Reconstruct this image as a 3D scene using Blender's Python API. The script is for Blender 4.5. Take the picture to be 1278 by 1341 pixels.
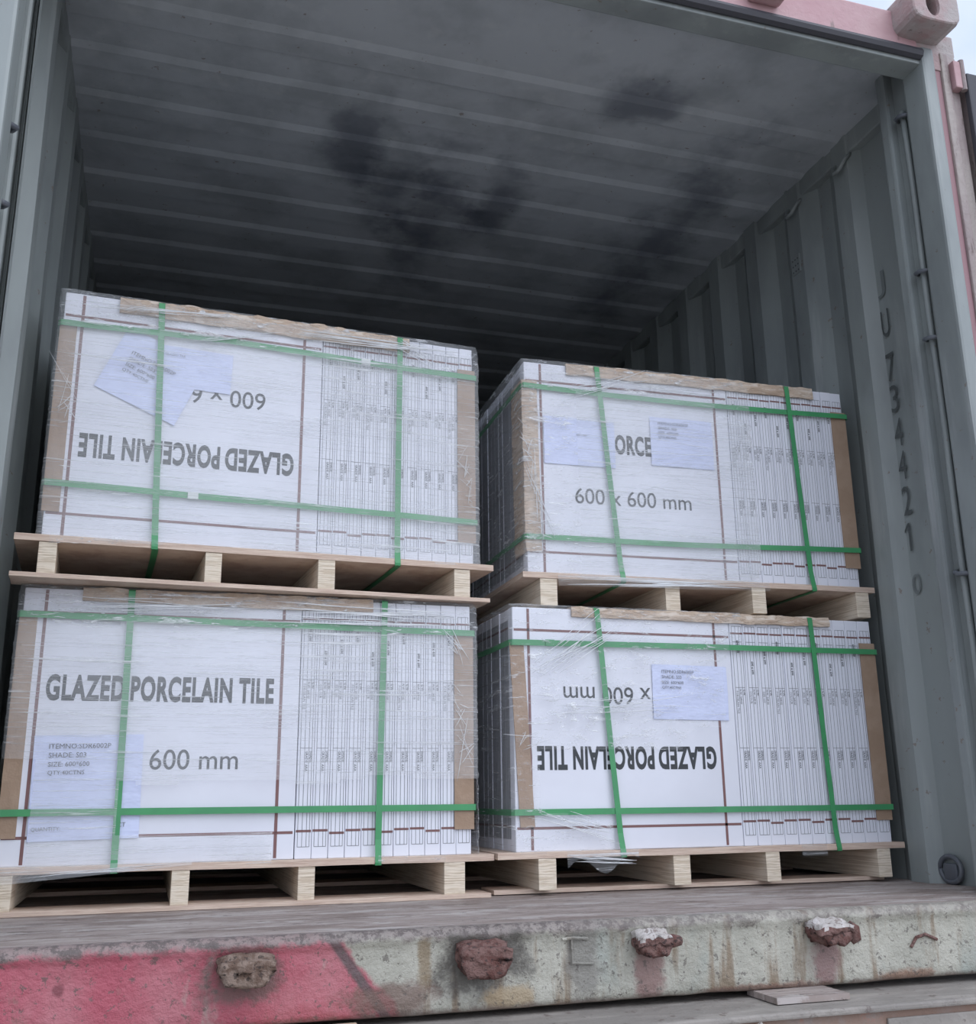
import bpy, bmesh, math, random
from mathutils import Vector, Matrix, noise
for o in list(bpy.data.objects): bpy.data.objects.remove(o)
S = bpy.context.scene
C = S.collection
random.seed(7)

# ------------------------------------------------------------------ camera
cd = bpy.data.cameras.new('camera'); cam = bpy.data.objects.new('camera', cd); C.objects.link(cam)
cam.location = (-0.8176, -2.0894, 0.2488)
cam.rotation_euler = (1.8349, 0.0110, -0.3006)
cd.sensor_fit = 'HORIZONTAL'; cd.sensor_width = 36; cd.lens = 36 * 1369.9 / 1278
cd.clip_start = .05; cd.clip_end = 500
S.camera = cam
# ------------------------------------------------------------------ world
S.view_settings.view_transform = 'Standard'; S.view_settings.look = 'None'
S.view_settings.gamma = 1; S.view_settings.use_curve_mapping = False
S.view_settings.exposure = 0.12
w = bpy.data.worlds.new('sky'); S.world = w; w.use_nodes = True
nt = w.node_tree; nt.nodes.clear()
wo = nt.nodes.new('ShaderNodeOutputWorld'); bg = nt.nodes.new('ShaderNodeBackground')
tc = nt.nodes.new('ShaderNodeTexCoord'); nz = nt.nodes.new('ShaderNodeTexNoise'); rp = nt.nodes.new('ShaderNodeValToRGB')
nz.inputs['Scale'].default_value = 3.2; nz.inputs['Detail'].default_value = 6; nz.inputs['Roughness'].default_value = .55
rp.color_ramp.elements[0].position = .36; rp.color_ramp.elements[0].color = (.60, .71, .93, 1)
rp.color_ramp.elements[1].position = .60; rp.color_ramp.elements[1].color = (.88, .91, 1.0, 1)
nt.links.new(tc.outputs['Generated'], nz.inputs['Vector']); nt.links.new(nz.outputs['Fac'], rp.inputs['Fac'])
nt.links.new(rp.outputs['Color'], bg.inputs['Color']); nt.links.new(bg.outputs['Background'], wo.inputs['Surface'])
vd = nt.nodes.new('ShaderNodeVectorMath'); vd.operation = 'DOT_PRODUCT'; nt.links.new(tc.outputs['Generated'], vd.inputs[0]); vd.inputs[1].default_value = (.50, -.70, .52)
mrw = nt.nodes.new('ShaderNodeMapRange'); mrw.interpolation_type = 'SMOOTHSTEP'
for k_, v_ in (('From Min', -.1), ('From Max', 1.0), ('To Min', .90), ('To Max', 1.85)): mrw.inputs[k_].default_value = v_
nt.links.new(vd.outputs['Value'], mrw.inputs['Value']); nt.links.new(mrw.outputs[0], bg.inputs['Strength'])
sd = bpy.data.lights.new('sun', 'SUN'); sun = bpy.data.objects.new('sun', sd); C.objects.link(sun)
sd.energy = .65; sd.angle = math.radians(40); sd.color = (.97, .98, 1)
sun.rotation_euler = (math.radians(40), 0, math.radians(32))

# ------------------------------------------------------------------ materials
def hexl(r, g, b): return tuple(((c/255)/12.92 if c/255 <= .04045 else ((c/255+.055)/1.055)**2.4) for c in (r, g, b)) + (1,)
class MT:
    def __init__(s, name, base, rough=.6, metal=0):
        s.m = bpy.data.materials.new(name); s.m.use_nodes = True; s.n = s.m.node_tree
        s.b = s.n.nodes['Principled BSDF']; s.b.inputs['Roughness'].default_value = rough; s.b.inputs['Metallic'].default_value = metal
        s.base = s.rgb(base); s.tc = s.n.nodes.new('ShaderNodeTexCoord'); s.col = s.base
    def rgb(s, c):
        r = s.n.nodes.new('ShaderNodeRGB'); r.outputs[0].default_value = c if len(c) == 4 else (*c, 1); return r.outputs[0]
    def noise(s, sc=(1, 1, 1), scale=5, detail=5, rough=.6, lo=.4, hi=.6, dist=0, loc=(0, 0, 0)):
        mp = s.n.nodes.new('ShaderNodeMapping'); mp.inputs['Scale'].default_value = sc; mp.inputs['Location'].default_value = loc
        s.n.links.new(s.tc.outputs['Object'], mp.inputs['Vector'])
        z = s.n.nodes.new('ShaderNodeTexNoise'); z.inputs['Scale'].default_value = scale; z.inputs['Detail'].default_value = detail
        z.inputs['Roughness'].default_value = rough; z.inputs['Distortion'].default_value = dist
        s.n.links.new(mp.outputs[0], z.inputs['Vector'])
        return s.ramp(z.outputs['Fac'], lo, hi)
    def ramp(s, f, lo, hi):
        mr = s.n.nodes.new('ShaderNodeMapRange'); mr.interpolation_type = 'SMOOTHSTEP'
        mr.inputs['From Min'].default_value = lo; mr.inputs['From Max'].default_value = hi
        s.n.links.new(f, mr.inputs['Value']); return mr.outputs[0]
    def math(s, op, a, b=None):
        m = s.n.nodes.new('ShaderNodeMath'); m.operation = op
        for i, v in enumerate((a, b)):
            if v is None: continue
            if isinstance(v, (int, float)): m.inputs[i].default_value = v
            else: s.n.links.new(v, m.inputs[i])
        return m.outputs[0]
    def xyz(s):
        p = s.n.nodes.new('ShaderNodeSeparateXYZ'); s.n.links.new(s.tc.outputs['Object'], p.inputs[0]); return p.outputs
    def mix(s, fac, c, amt=1.0):
        if not isinstance(fac, (int, float)) and amt != 1: fac = s.math('MULTIPLY', fac, amt)
        m = s.n.nodes.new('ShaderNodeMix'); m.data_type = 'RGBA'
        if isinstance(fac, (int, float)): m.inputs[0].default_value = fac
        else: s.n.links.new(fac, m.inputs[0])
        s.n.links.new(s.col, m.inputs[6])
        if isinstance(c, tuple): m.inputs[7].default_value = c if len(c) == 4 else (*c, 1)
        else: s.n.links.new(c, m.inputs[7])
        s.col = m.outputs[2]; return s
    def spot(s, p, r, soft=.5, wob=None):
        # a soft-edged spot: distance from a point in object space, wobbled by noise
        v = s.n.nodes.new('ShaderNodeVectorMath'); v.operation = 'SUBTRACT'; s.n.links.new(s.tc.outputs['Object'], v.inputs[0]); v.inputs[1].default_value = p
        d = s.n.nodes.new('ShaderNodeVectorMath'); d.operation = 'DIVIDE'; s.n.links.new(v.outputs[0], d.inputs[0]); d.inputs[1].default_value = r
        l = s.n.nodes.new('ShaderNodeVectorMath'); l.operation = 'LENGTH'; s.n.links.new(d.outputs[0], l.inputs[0])
        f = l.outputs['Value']
        if wob is not None: f = s.math('ADD', f, s.math('MULTIPLY', s.math('SUBTRACT', wob, .5), .9))
        return s.math('SUBTRACT', 1, s.ramp(f, 1-soft, 1+soft*.2))
    def bump(s, h, strength=.3, dist=.01):
        b = s.n.nodes.new('ShaderNodeBump'); b.inputs['Strength'].default_value = strength; b.inputs['Distance'].default_value = dist
        s.n.links.new(h, b.inputs['Height']); s.n.links.new(b.outputs[0], s.b.inputs['Normal']); return s
    def done(s):
        s.n.links.new(s.col, s.b.inputs['Base Color']); return s.m

# interior paint: grey green steel, scuffed
def paint(name, base, dirt=(.10, .11, .12), pale=(.42, .44, .44), rough=.45):
    m = MT(name, base, rough)
    m.mix(m.noise((1, 1, .35), 3, 5, .6, .42, .68), dirt, .45)
    m.mix(m.noise((1, 1, .12), 14, 4, .6, .55, .72), pale, .35)
    m.mix(m.noise((1, 1, 1), 30, 3, .7, .66, .72), (.16, .10, .07), .6)
    m.bump(m.noise((1, 1, .4), 5, 3, .5, .2, .8), .35, .012)
    return m
M = {}
M['paint'] = paint('grey_green_paint', (.275, .305, .30)).done()
cm = paint('ceiling_paint', (.47, .50, .53), rough=.5, dirt=(.20, .22, .23), pale=(.55, .57, .57))
wb = cm.noise((1, 1, 1), 5, 4, .6, .25, .75)
for p, r in [((-.30, .98, 2.37), (.13, .22, .2)), ((-.13, 1.2, 2.37), (.13, .35, .2)), ((.05, 1.45, 2.37), (.16, .5, .2)), ((.53, .50, 2.37), (.14, .13, .2)), ((.25, 1.15, 2.37), (.10, .32, .2)), ((.95, 1.3, 2.37), (.14, .8, .2))]:
    cm.mix(cm.spot(p, tuple(a*1.15 for a in r), .95, wb), (.05, .06, .09), .66)  # dark navy blotches mixed into the ceiling colour at fixed points
M['ceiling'] = cm.done()
# pink weathered outside paint
m = MT('faded_pink_paint', (.44, .25, .27), .55)
m.mix(m.noise((1, 1, 1), 4, 5, .6, .35, .65), (.52, .37, .37), .6)
m.mix(m.noise((1, 1, .3), 22, 4, .7, .60, .70), (.22, .16, .15), .8)
M['pink'] = m.bump(m.noise((1, 1, 1), 30, 3), .2, .003).done()
m = MT('faded_beige_pink_paint', (.28, .225, .22), .6)
m.mix(m.noise((1, 1, .15), 12, 5, .6, .42, .6), (.38, .34, .31), .8)
m.mix(m.noise((1, 1, .3), 30, 4, .7, .58, .68), (.15, .11, .10), .8)
M['pink_dark'] = MT('dark_pink_paint', (.30, .17, .185), .6).done()  # even, darker version of the faded pink
M['post'] = m.bump(m.noise((1, 1, 1), 40, 3), .3, .003).done()
m = MT('casting_steel', (.37, .33, .32), .6)
m.mix(m.noise((1, 1, 1), 9, 5, .6, .4, .62), (.36, .22, .22), .7)
m.mix(m.noise((1, 1, 1), 40, 4, .7, .6, .7), (.14, .11, .10), .7)
M['casting'] = m.bump(m.noise((1, 1, 1), 40, 3), .3, .003).done()
M['rubber'] = MT('black_rubber_gasket', (.05, .05, .06), .6).done()
M['dark_paint'] = paint('dark_lip_paint', (.11, .12, .14)).done()
M['ink'] = MT('black_ink', (.045, .05, .055), .6).done()
m = MT('faint_stencil', (.17, .19, .19), .6); M['stencil_faint'] = m.done()
M['stencil'] = MT('stencil_black', (.075, .085, .085), .6).done()

# container floor: worn plywood and dust, streaked along x
m = MT('dirty_floor', (.31, .255, .23), .7)
m.mix(m.noise((1, 6, 1), 2.2, 6, .65, .40, .62), (.43, .375, .35), .8)
m.mix(m.noise((.5, 7, 1), 7, 5, .7, .52, .66), (.14, .12, .11), .7)
m.mix(m.noise((1, 3, 1), 3, 5, .7, .48, .60, loc=(2, 7, 0)), (.19, .14, .12), .7)
m.mix(m.noise((1, 3.5, 1), 4, 6, .75, .53, .60, loc=(9, 3, 0)), (.50, .46, .44), .7)
m.mix(m.noise((2, 5, 1), 8, 6, .75, .60, .64, loc=(1, 1, 0)), (.07, .055, .05), .8)
m.mix(m.noise((1.6, 14, 1), 9, 5, .7, .60, .70), (.56, .53, .52), .7)
M['floor'] = m.bump(m.noise((.5, 8, 1), 8, 5), .6, .006).done()

# rear sill: pink on the left, weathered pale green on the right, caked dust along the top edge, rust streaks
m = MT('sill_paint', (.36, .35, .295), .6)
X, Y, Z = m.xyz()
m.mix(m.noise((1, 1, .25), 8, 5, .6, .42, .62), (.46, .445, .38), .8)
m.mix(m.noise((1, 1, .14), 16, 5, .6, .53, .66), (.22, .165, .11), .9)
m.mix(m.noise((1, 1, .5), 5, 4, .6, .52, .66, loc=(3, 0, 1)), (.29, .325, .295), .7)
d = m.math('ADD', m.math('ADD', X, m.math('MULTIPLY', Z, .9)), m.math('MULTIPLY', m.noise((1, 1, 1), 12, 4, .6, .2, .8), .03))
pf = m.math('SUBTRACT', 1, m.ramp(d, -.47, -.455))
pk = m.rgb((.38, .085, .115)); 
sv = m.col; m.col = pk
m.mix(m.noise((1, 1, .6), 5, 5, .6, .40, .66), (.42, .16, .18), .8)
m.mix(m.noise((1, 1, .6), 9, 6, .7, .56, .66, loc=(5, 0, 0)), (.20, .12, .10), .85)
m.mix(m.noise((1, 1, .5), 3, 6, .75, .56, .64, loc=(1, 4, 0)), (.36, .28, .25), .8)
pk = m.col; m.col = sv; m.mix(pf, pk)
# dark scrape beside the colour change
dd = m.math('ABSOLUTE', m.math('ADD', m.math('ADD', X, m.math('MULTIPLY', Z, .75)), .485))
m.mix(m.math('SUBTRACT', 1, m.ramp(dd, .006, .016)), (.09, .08, .08), .85)
wb = m.noise((1, 1, 1), 14, 5, .7, .2, .8)
for px_, pz_, rx_, rz_, cc in [(-.64, -.065, .095, .06, (.13, .09, .08)), (-.185, -.055, .115, .085, (.05, .042, .038)), (.165, -.105, .040, .07, (.24, .13, .12)), (.585, -.105, .045, .07, (.24, .13, .125)), (.02, -.06, .05, .1, (.20, .19, .17)), (-.37, -.12, .10, .035, (.16, .10, .08)), (.78, -.145, .09, .02, (.26, .14, .09)), (.43, -.15, .2, .015, (.26, .15, .11)), (-.95, -.07, .012, .012, (.16, .04, .05)), (-.30, -.05, .018, .05, (.23, .17, .10)), (-.13, -.13, .06, .03, (.37, .28, .17))]:
    m.mix(m.spot((px_, -.003, pz_), (rx_, .3, rz_), .5, wb), cc, .8)
spk = m.noise((1, 1, 1), 55, 4, .75, .57, .63)
m.mix(spk, (.10, .085, .075), .7)
zt = m.ramp(m.math('ADD', Z, m.math('MULTIPLY', wb, .022)), -.012, .004)
zt = m.math('MULTIPLY', zt, m.math('SUBTRACT', 1, m.math('MULTIPLY', m.ramp(X, -.2, .5), .55)))
m.mix(zt, (.24, .205, .19), .9)
m.mix(m.math('MULTIPLY', zt, m.noise((1, 1, 1), 42, 5, .8, .46, .56)), (.11, .09, .085), .9)
zb = m.math('SUBTRACT', 1, m.ramp(m.math('ADD', Z, m.math('MULTIPLY', wb, .02)), -.142, -.128))
m.mix(zb, (.20, .15, .13), .7)
M['sill'] = m.bump(m.noise((1, 1, 1), 22, 5, .7, .2, .8), .5, .008).done()
# knobs
def knob_mat(name, a, b, c):
    m = MT(name, a, .8); m.mix(m.noise((1, 1, 1), 35, 5, .7, .42, .56), b, .9); m.mix(m.noise((1, 1, 1), 80, 3, .7, .56, .62), c, .8)
    return m.bump(m.noise((1, 1, 1), 60, 5, .7, .2, .8), .8, .006).done()
M['knob_beige'] = knob_mat('knob_dusty', (.15, .095, .07), (.27, .20, .16), (.05, .035, .03))
M['knob_rust'] = knob_mat('knob_dark_rust', (.13, .055, .045), (.20, .115, .10), (.045, .03, .028))
M['knob_top'] = knob_mat('knob_white_dust', (.62, .58, .56), (.50, .46, .43), (.25, .2, .18))
# trailer
m = MT('trailer_grey', (.24, .22, .20), .65)
m.mix(m.noise((1, 5, 1), 4, 5, .6, .42, .62), (.35, .32, .29), .8); m.mix(m.noise((1, 1, 1), 25, 4, .7, .58, .66), (.12, .09, .08), .7)
M['trailer'] = m.bump(m.noise((1, 1, 1), 25, 4), .3, .004).done()
m = MT('trailer_rust', (.26, .17, .13), .7)
m.mix(m.noise((1, 1, 1), 6, 5, .6, .42, .6), (.28, .24, .22), .8); m.mix(m.noise((1, 1, 1), 25, 4, .7, .56, .64), (.34, .17, .12), .7)
M['trailer_rust'] = m.bump(m.noise((1, 1, 1), 25, 4), .3, .004).done()
m = MT('yard_ground', (.34, .32, .29), .9); m.mix(m.noise((1, 1, 1), .6, 6, .6, .4, .6), (.26, .24, .22), .7); M['ground'] = m.done()

# wood
def wood(name, base, dark, sc):
    m = MT(name, base, .75); m.mix(m.noise(sc, 6, 5, .65, .40, .64, dist=.4), dark, .7)
    m.mix(m.noise((sc[0]*.5, sc[1]*.5, sc[2]*.5), 5, 4, .6, .54, .7, loc=(4, 2, 1)), (.36, .22, .16), .35)
    return m.bump(m.noise(sc, 9, 4), .3, .002).done()
M['ply'] = wood('plywood_face', (.56, .45, .33), (.44, .34, .24), (1.5, 12, 12))
M['plyedge'] = wood('plywood_sheet_edge', (.66, .53, .43), (.46, .32, .25), (2, 2, 60))
# laminated stringer: thin horizontal plies
m = MT('laminated_stringer', (.74, .645, .52), .75)
m.mix(m.noise((3, 1, 55), 4, 3, .6, .47, .56), (.50, .40, .29), .7)
m.mix(m.noise((1, 1, 1), 9, 4, .6, .5, .7), (.72, .66, .54), .5)
M['stringer'] = m.bump(m.noise((3, 1, 60), 4, 3), .4, .002).done()
# cardboard
m = MT('brown_cardboard', (.32, .22, .15), .7); m.mix(m.noise((1, 1, 1), 7, 4, .6, .4, .65), (.40, .29, .21), .7)
M['board'] = m.bump(m.noise((1, 1, 1), 14, 4), .3, .004).done()
m = MT('pale_cardboard', (.56, .45, .35), .7); m.mix(m.noise((1, 1, 1), 8, 4, .6, .4, .62), (.46, .34, .25), .8)
m.mix(m.noise((2, 1, 9), 9, 4, .6, .52, .62), (.68, .60, .52), .7)
M['topboard'] = m.bump(m.noise((1, 1, 3), 18, 5), .6, .006).done()
m = MT('white_carton_board', (.73, .745, .81), .5); m.mix(m.noise((1, 1, 1), 3, 4, .6, .4, .7), (.66, .67, .73), .6)
M['carton'] = m.bump(m.noise((1, 1, 1), 5, 3), .12, .004).done()
M['brownink'] = MT('maroon_brown_print', (.20, .10, .095), .55).done()
M['grey_ink_and_shade'] = MT('grey_ink_and_shade', (.16, .17, .18), .6).done()
m = MT('paper_sheet', (.62, .67, .87), .5); M['paper'] = m.bump(m.noise((1, 1, 2), 5, 4, .6, .2, .8), .5, .008).done()
m = MT('green_strap_plastic', (.055, .265, .11), .35); m.mix(m.noise((1, 1, 1), 12, 3, .6, .4, .65), (.06, .33, .12), .6)
M['strap'] = m.done()
M['strap_old'] = M['strap']
M['clip'] = MT('seal_clip', (.62, .66, .64), .35).done()

# stretch film: clear plastic with milky creases
def film_mat(name, milk, crease, loc=(0, 0, 0), dirs=((.9, 1, 26), (1.6, 1, 46))):
    mm = bpy.data.materials.new(name); mm.use_nodes = True; n = mm.node_tree; n.nodes.clear()
    h = MT.__new__(MT); h.m = mm; h.n = n; h.tc = n.nodes.new('ShaderNodeTexCoord')
    out = n.nodes.new('ShaderNodeOutputMaterial')
    tr = n.nodes.new('ShaderNodeBsdfTransparent'); df = n.nodes.new('ShaderNodeBsdfPrincipled')
    df.inputs['Base Color'].default_value = (.86, .88, .90, 1); df.inputs['Roughness'].default_value = .28
    a = h.noise(dirs[0], 3.2, 5, .7, .53, .74, dist=.7, loc=loc); b = h.noise(dirs[1], 4, 4, .7, .60, .70, dist=.5, loc=loc)
    c = h.noise((1, 1, 1.3), 3, 3, .6, .32, .68, loc=loc)
    f = h.math('ADD', h.math('MULTIPLY', h.math('MAXIMUM', a, b), h.math('MULTIPLY', h.math('ADD', c, .35), crease)), h.math('ADD', milk, h.math('MULTIPLY', c, milk*.7)))
    f = h.math('MINIMUM', f, .9)
    bp = n.nodes.new('ShaderNodeBump'); bp.inputs['Strength'].default_value = .55; bp.inputs['Distance'].default_value = .006
    n.links.new(h.math('ADD', a, b), bp.inputs['Height']); n.links.new(bp.outputs[0], df.inputs['Normal'])
    mx = n.nodes.new('ShaderNodeMixShader'); n.links.new(f, mx.inputs[0]); n.links.new(tr.outputs[0], mx.inputs[1]); n.links.new(df.outputs[0], mx.inputs[2])
    n.links.new(mx.outputs[0], out.inputs['Surface']); return mm
M['film'] = film_mat('stretch_film', .15, 1.0, (0, 0, 0), ((.8, 1, 42), (1.3, 1, 80)))
M['film_thick'] = film_mat('stretch_film_layered', .11, 1.2, (2, 1, 4), ((3, 3, 22), (6, 4, 40)))
M['film_thin'] = film_mat('stretch_film_single', .05, .9, (5, 3, 1), ((6, 1, 16), (3, 1, 30)))
M['film_rope'] = film_mat('stretch_film_rope', .5, .3)
M['film_bunch'] = film_mat('stretch_film_bunched', .05, .9, (3, 8, 2), ((.6, 2, 46), (1.5, 3, 70)))

# ------------------------------------------------------------------ mesh helpers
class MB:
    def __init__(s): s.v = []; s.f = []; s.mi = []; s.mats = []
    def mat(s, m):
        if m not in s.mats: s.mats.append(m)
        return s.mats.index(m)
    def add(s, vs, fs, m):
        k = len(s.v); i = s.mat(m); s.v += [tuple(v) for v in vs]
        for f in fs: s.f.append(tuple(k+a for a in f)); s.mi.append(i)
        return s
    def box(s, x0, x1, y0, y1, z0, z1, m, bev=0):
        if bev:
            b = bmesh.new(); bmesh.ops.create_cube(b, size=1)
            for v in b.verts: v.co = Vector(((x0+x1)/2+v.co.x*(x1-x0), (y0+y1)/2+v.co.y*(y1-y0), (z0+z1)/2+v.co.z*(z1-z0)))
            bmesh.ops.bevel(b, geom=b.edges[:], offset=bev, segments=2, affect='EDGES', profile=.6)
            s.bm(b, m); return s
        vs = [(x, y, z) for x in (x0, x1) for y in (y0, y1) for z in (z0, z1)]
        return s.add(vs, [(0, 1, 3, 2), (4, 6, 7, 5), (0, 4, 5, 1), (2, 3, 7, 6), (0, 2, 6, 4), (1, 5, 7, 3)], m)
    def bm(s, b, m, mtx=None):
        b.verts.ensure_lookup_table(); b.verts.index_update()
        s.add([(mtx @ v.co if mtx else v.co) for v in b.verts], [[v.index for v in f.verts] for f in b.faces], m); b.free(); return s
    def tube(s, pts, r, m, n=10):
        pts = [Vector(p) for p in pts]; rings = []
        for i, p in enumerate(pts):
            t = (pts[min(i+1, len(pts)-1)]-pts[max(i-1, 0)]).normalized()
            a = t.orthogonal().normalized() if i == 0 else (prev - t*prev.dot(t)).normalized(); prev = a; b = t.cross(a)
            rr = r[i] if isinstance(r, (list, tuple)) else r
            rings.append([p+(a*math.cos(2*math.pi*k/n)+b*math.sin(2*math.pi*k/n))*rr for k in range(n)])
        vs = [q for R in rings for q in R]; fs = [(i*n+k, i*n+(k+1) % n, (i+1)*n+(k+1) % n, (i+1)*n+k) for i in range(len(pts)-1) for k in range(n)]
        fs += [tuple(range(n))[::-1], tuple((len(pts)-1)*n+k for k in range(n))]
        return s.add(vs, fs, m)
    def slab(s, quad, nrm, t, m):
        # quad of four points given depth t along nrm
        q = [Vector(a) for a in quad]; nn = Vector(nrm)*t; vs = q+[a+nn for a in q]
        return s.add(vs, [(0, 1, 2, 3), (7, 6, 5, 4), (0, 4, 5, 1), (1, 5, 6, 2), (2, 6, 7, 3), (3, 7, 4, 0)], m)
    def mesh(s, name):
        me = bpy.data.meshes.new(name); me.from_pydata(s.v, [], s.f)
        for m in s.mats: me.materials.append(m)
        me.polygons.foreach_set('material_index', s.mi); me.update()
        b = bmesh.new(); b.from_mesh(me); bmesh.ops.recalc_face_normals(b, faces=b.faces[:]); b.to_mesh(me); b.free(); return me
    def build(s, name, parent=None, smooth=False):
        me = s.mesh(name)
        if smooth: me.polygons.foreach_set('use_smooth', [True]*len(me.polygons))
        o = bpy.data.objects.new(name, me); C.objects.link(o); o.parent = parent; return o
def tag(o, label=None, cat=None, group=None, kind=None):
    if label: o['label'] = label
    if cat: o['category'] = cat
    if group: o['group'] = group
    if kind: o['kind'] = kind
    return o
def empty(name, loc, rz=0):
    o = bpy.data.objects.new(name, None); C.objects.link(o); o.location = loc; o.rotation_euler = (0, 0, rz); o.empty_display_size = .05; return o
def text_geo(txt, offset=0.0, res=3):
    cu = bpy.data.curves.new('t', 'FONT'); cu.body = txt; cu.size = 1; cu.offset = offset; cu.resolution_u = res; cu.space_character = 1.12 if offset > .03 else 1.0; cu.fill_mode = 'FRONT'
    o = bpy.data.objects.new('t', cu); C.objects.link(o); dg = bpy.context.evaluated_depsgraph_get(); dg.update()
    me = bpy.data.meshes.new_from_object(o.evaluated_get(dg))
    vs = [tuple(v.co) for v in me.vertices]; fs = [tuple(p.vertices) for p in me.polygons]
    bpy.data.objects.remove(o); bpy.data.curves.remove(cu); bpy.data.meshes.remove(me)
    x0 = min(v[0] for v in vs); x1 = max(v[0] for v in vs); y0 = min(v[1] for v in vs); y1 = max(v[1] for v in vs)
    return [((v[0]-x0)/(x1-x0), (v[1]-y0)/(y1-y0)) for v in vs], fs, (x1-x0)/(y1-y0)
_tc = {}
def put_text(mb, txt, mat, o, ax, ay, w=None, h=None, offset=0.0, res=3):
    """lettering fitted in a box: o corner, ax / ay unit vectors of the reading and the up direction"""
    k = (txt, offset, res)
    if k not in _tc: _tc[k] = text_geo(txt, offset, res)
    vs, fs, asp = _tc[k]
    if w is None: w = h*asp
    if h is None: h = w/asp
    o = Vector(o); ax = Vector(ax); ay = Vector(ay)
    mb.add([o+ax*(a*w)+ay*(b*h) for a, b in vs], fs, mat)

# ================================================================== the container (setting)
def corrugated(name, prof, z0, z1, outsign, mat, kind='structure'):
    """prof: list of (x, y); extruded in z, 3 mm thick outward in x"""
    mb = MB(); nz_ = 24; n = len(prof); t = .004*outsign
    for lay in (0, 1):
        vs = []
        for j in range(nz_+1):
            z = z0+(z1-z0)*j/nz_
            for (x, y) in prof:
                dx = .004*noise.noise(Vector((y*2.5, z*1.6, 3.1+outsign)))
                vs.append((x+dx+t*lay, y, z))
        mb.add(vs, [(j*n+i, j*n+i+1, (j+1)*n+i+1, (j+1)*n+i) for j in range(nz_) for i in range(n-1)], mat)
    return tag(mb.build(name), kind=kind)
LEN = 5.9; ZC = 2.367
def wall_profile(xi, xo, y):
    P = [(xi, .165), (xi, .20), (xo, .215)]
    P += [(xo, y)]
    while y < LEN-.3:
        P += [(xo-.036, y+.03), (xo-.036, y+.105), (xo, y+.17), (xo, y+.24)]; y += .283
    P += [(xo, LEN)]
    return P
wr = corrugated('wall_right', wall_profile(1.195, 1.281, .435), 0, ZC, 1, M['paint'])
wl = corrugated('wall_left', [(-x, y) for x, y in wall_profile(1.19, 1.224, .375)], 0, ZC, -1, M['paint'])
mb = MB(); mb.box(-1.23, 1.30, LEN, LEN+.03, 0, ZC+.02, M['paint'])
for k in range(9): mb.box(-1.1+k*.26, -1.1+k*.26+.12, LEN-.03, LEN, .1, ZC-.1, M['paint'], .012)
tag(mb.build('wall_back'), kind='structure')
# ceiling with shallow transverse corrugation
prof = [(.06, ZC+.02), (.10, ZC)]; y = .475
while y < LEN-.25:
    prof += [(y, ZC), (y+.026, ZC-.0075), (y+.105, ZC-.0075), (y+.115, ZC)]; y += .2215
prof += [(LEN, ZC)]
mb = MB(); nx = 20
for lay in (0, .004):
    vs = [(-1.235+2.54*i/nx, yy, zz+lay+.003*noise.noise(Vector((i*.35, yy*1.5, 0)))) for (yy, zz) in prof for i in range(nx+1)]
    mb.add(vs, [(j*(nx+1)+i, j*(nx+1)+i+1, (j+1)*(nx+1)+i+1, (j+1)*(nx+1)+i) for j in range(len(prof)-1) for i in range(nx)], M['ceiling'])
tag(mb.build('ceiling'), kind='structure')
# top side rails run along both upper edges
mb = MB(); mb.box(1.25, 1.30, .1, LEN, 2.30, 2.42, M['paint'], .006); r1 = tag(mb.build('trim_1'), 'grey steel rail along the top of the right wall', kind='structure')
mb = MB(); mb.box(-1.25, -1.19, .1, LEN, 2.30, 2.42, M['paint'], .006); r2 = tag(mb.build('trim_2'), 'grey steel rail along the top of the left wall', kind='structure')
# floor
mb = MB(); nx, ny = 60, 8
mb.box(-1.23, 1.29, .012, LEN, -.10, 0, M['floor'])
tag(mb.build('floor'), kind='structure')
# rear sill beam, lumpy and worn
def sill():
    mb = MB(); nx = 220
    prof = [(.03, .0015), (.010, .002), (.000, -.002), (-.006, -.008), (-.008, -.016), (-.002, -.024), (0, -.034), (.0, -.06), (.0, -.09), (.0, -.12), (.0, -.138), (.004, -.148), (.014, -.152), (.09, -.152)]
    vs = []
    for i in range(nx+1):
        x = -1.30+2.6*i/nx
        for j, (yy, zz) in enumerate(prof):
            a = noise.noise(Vector((x*14, zz*20, 1))); b = noise.noise(Vector((x*50, zz*60, 5))); c = noise.noise(Vector((x*3, 0, zz*4)))
            k = 1 if 2 <= j <= 5 else .35
            vs.append((x, yy-k*(.004*a+.0035*b)-.003*c, zz+(k*.0045*a if 2 <= j <= 6 else 0)+(.004*c+.002*a if j >= 9 else 0)))
    n = len(prof)
    mb.add(vs, [(i*n+j, i*n+j+1, (i+1)*n+j+1, (i+1)*n+j) for i in range(nx) for j in range(n-1)], M['sill'])
    mb.box(-1.30, 1.30, .03, .11, -.15, -.003, M['sill'])
    return tag(mb.build('trim_3', smooth=True), 'worn steel sill beam under the door opening, pink at left and grey green at right', kind='structure')
sl = sill()
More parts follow.
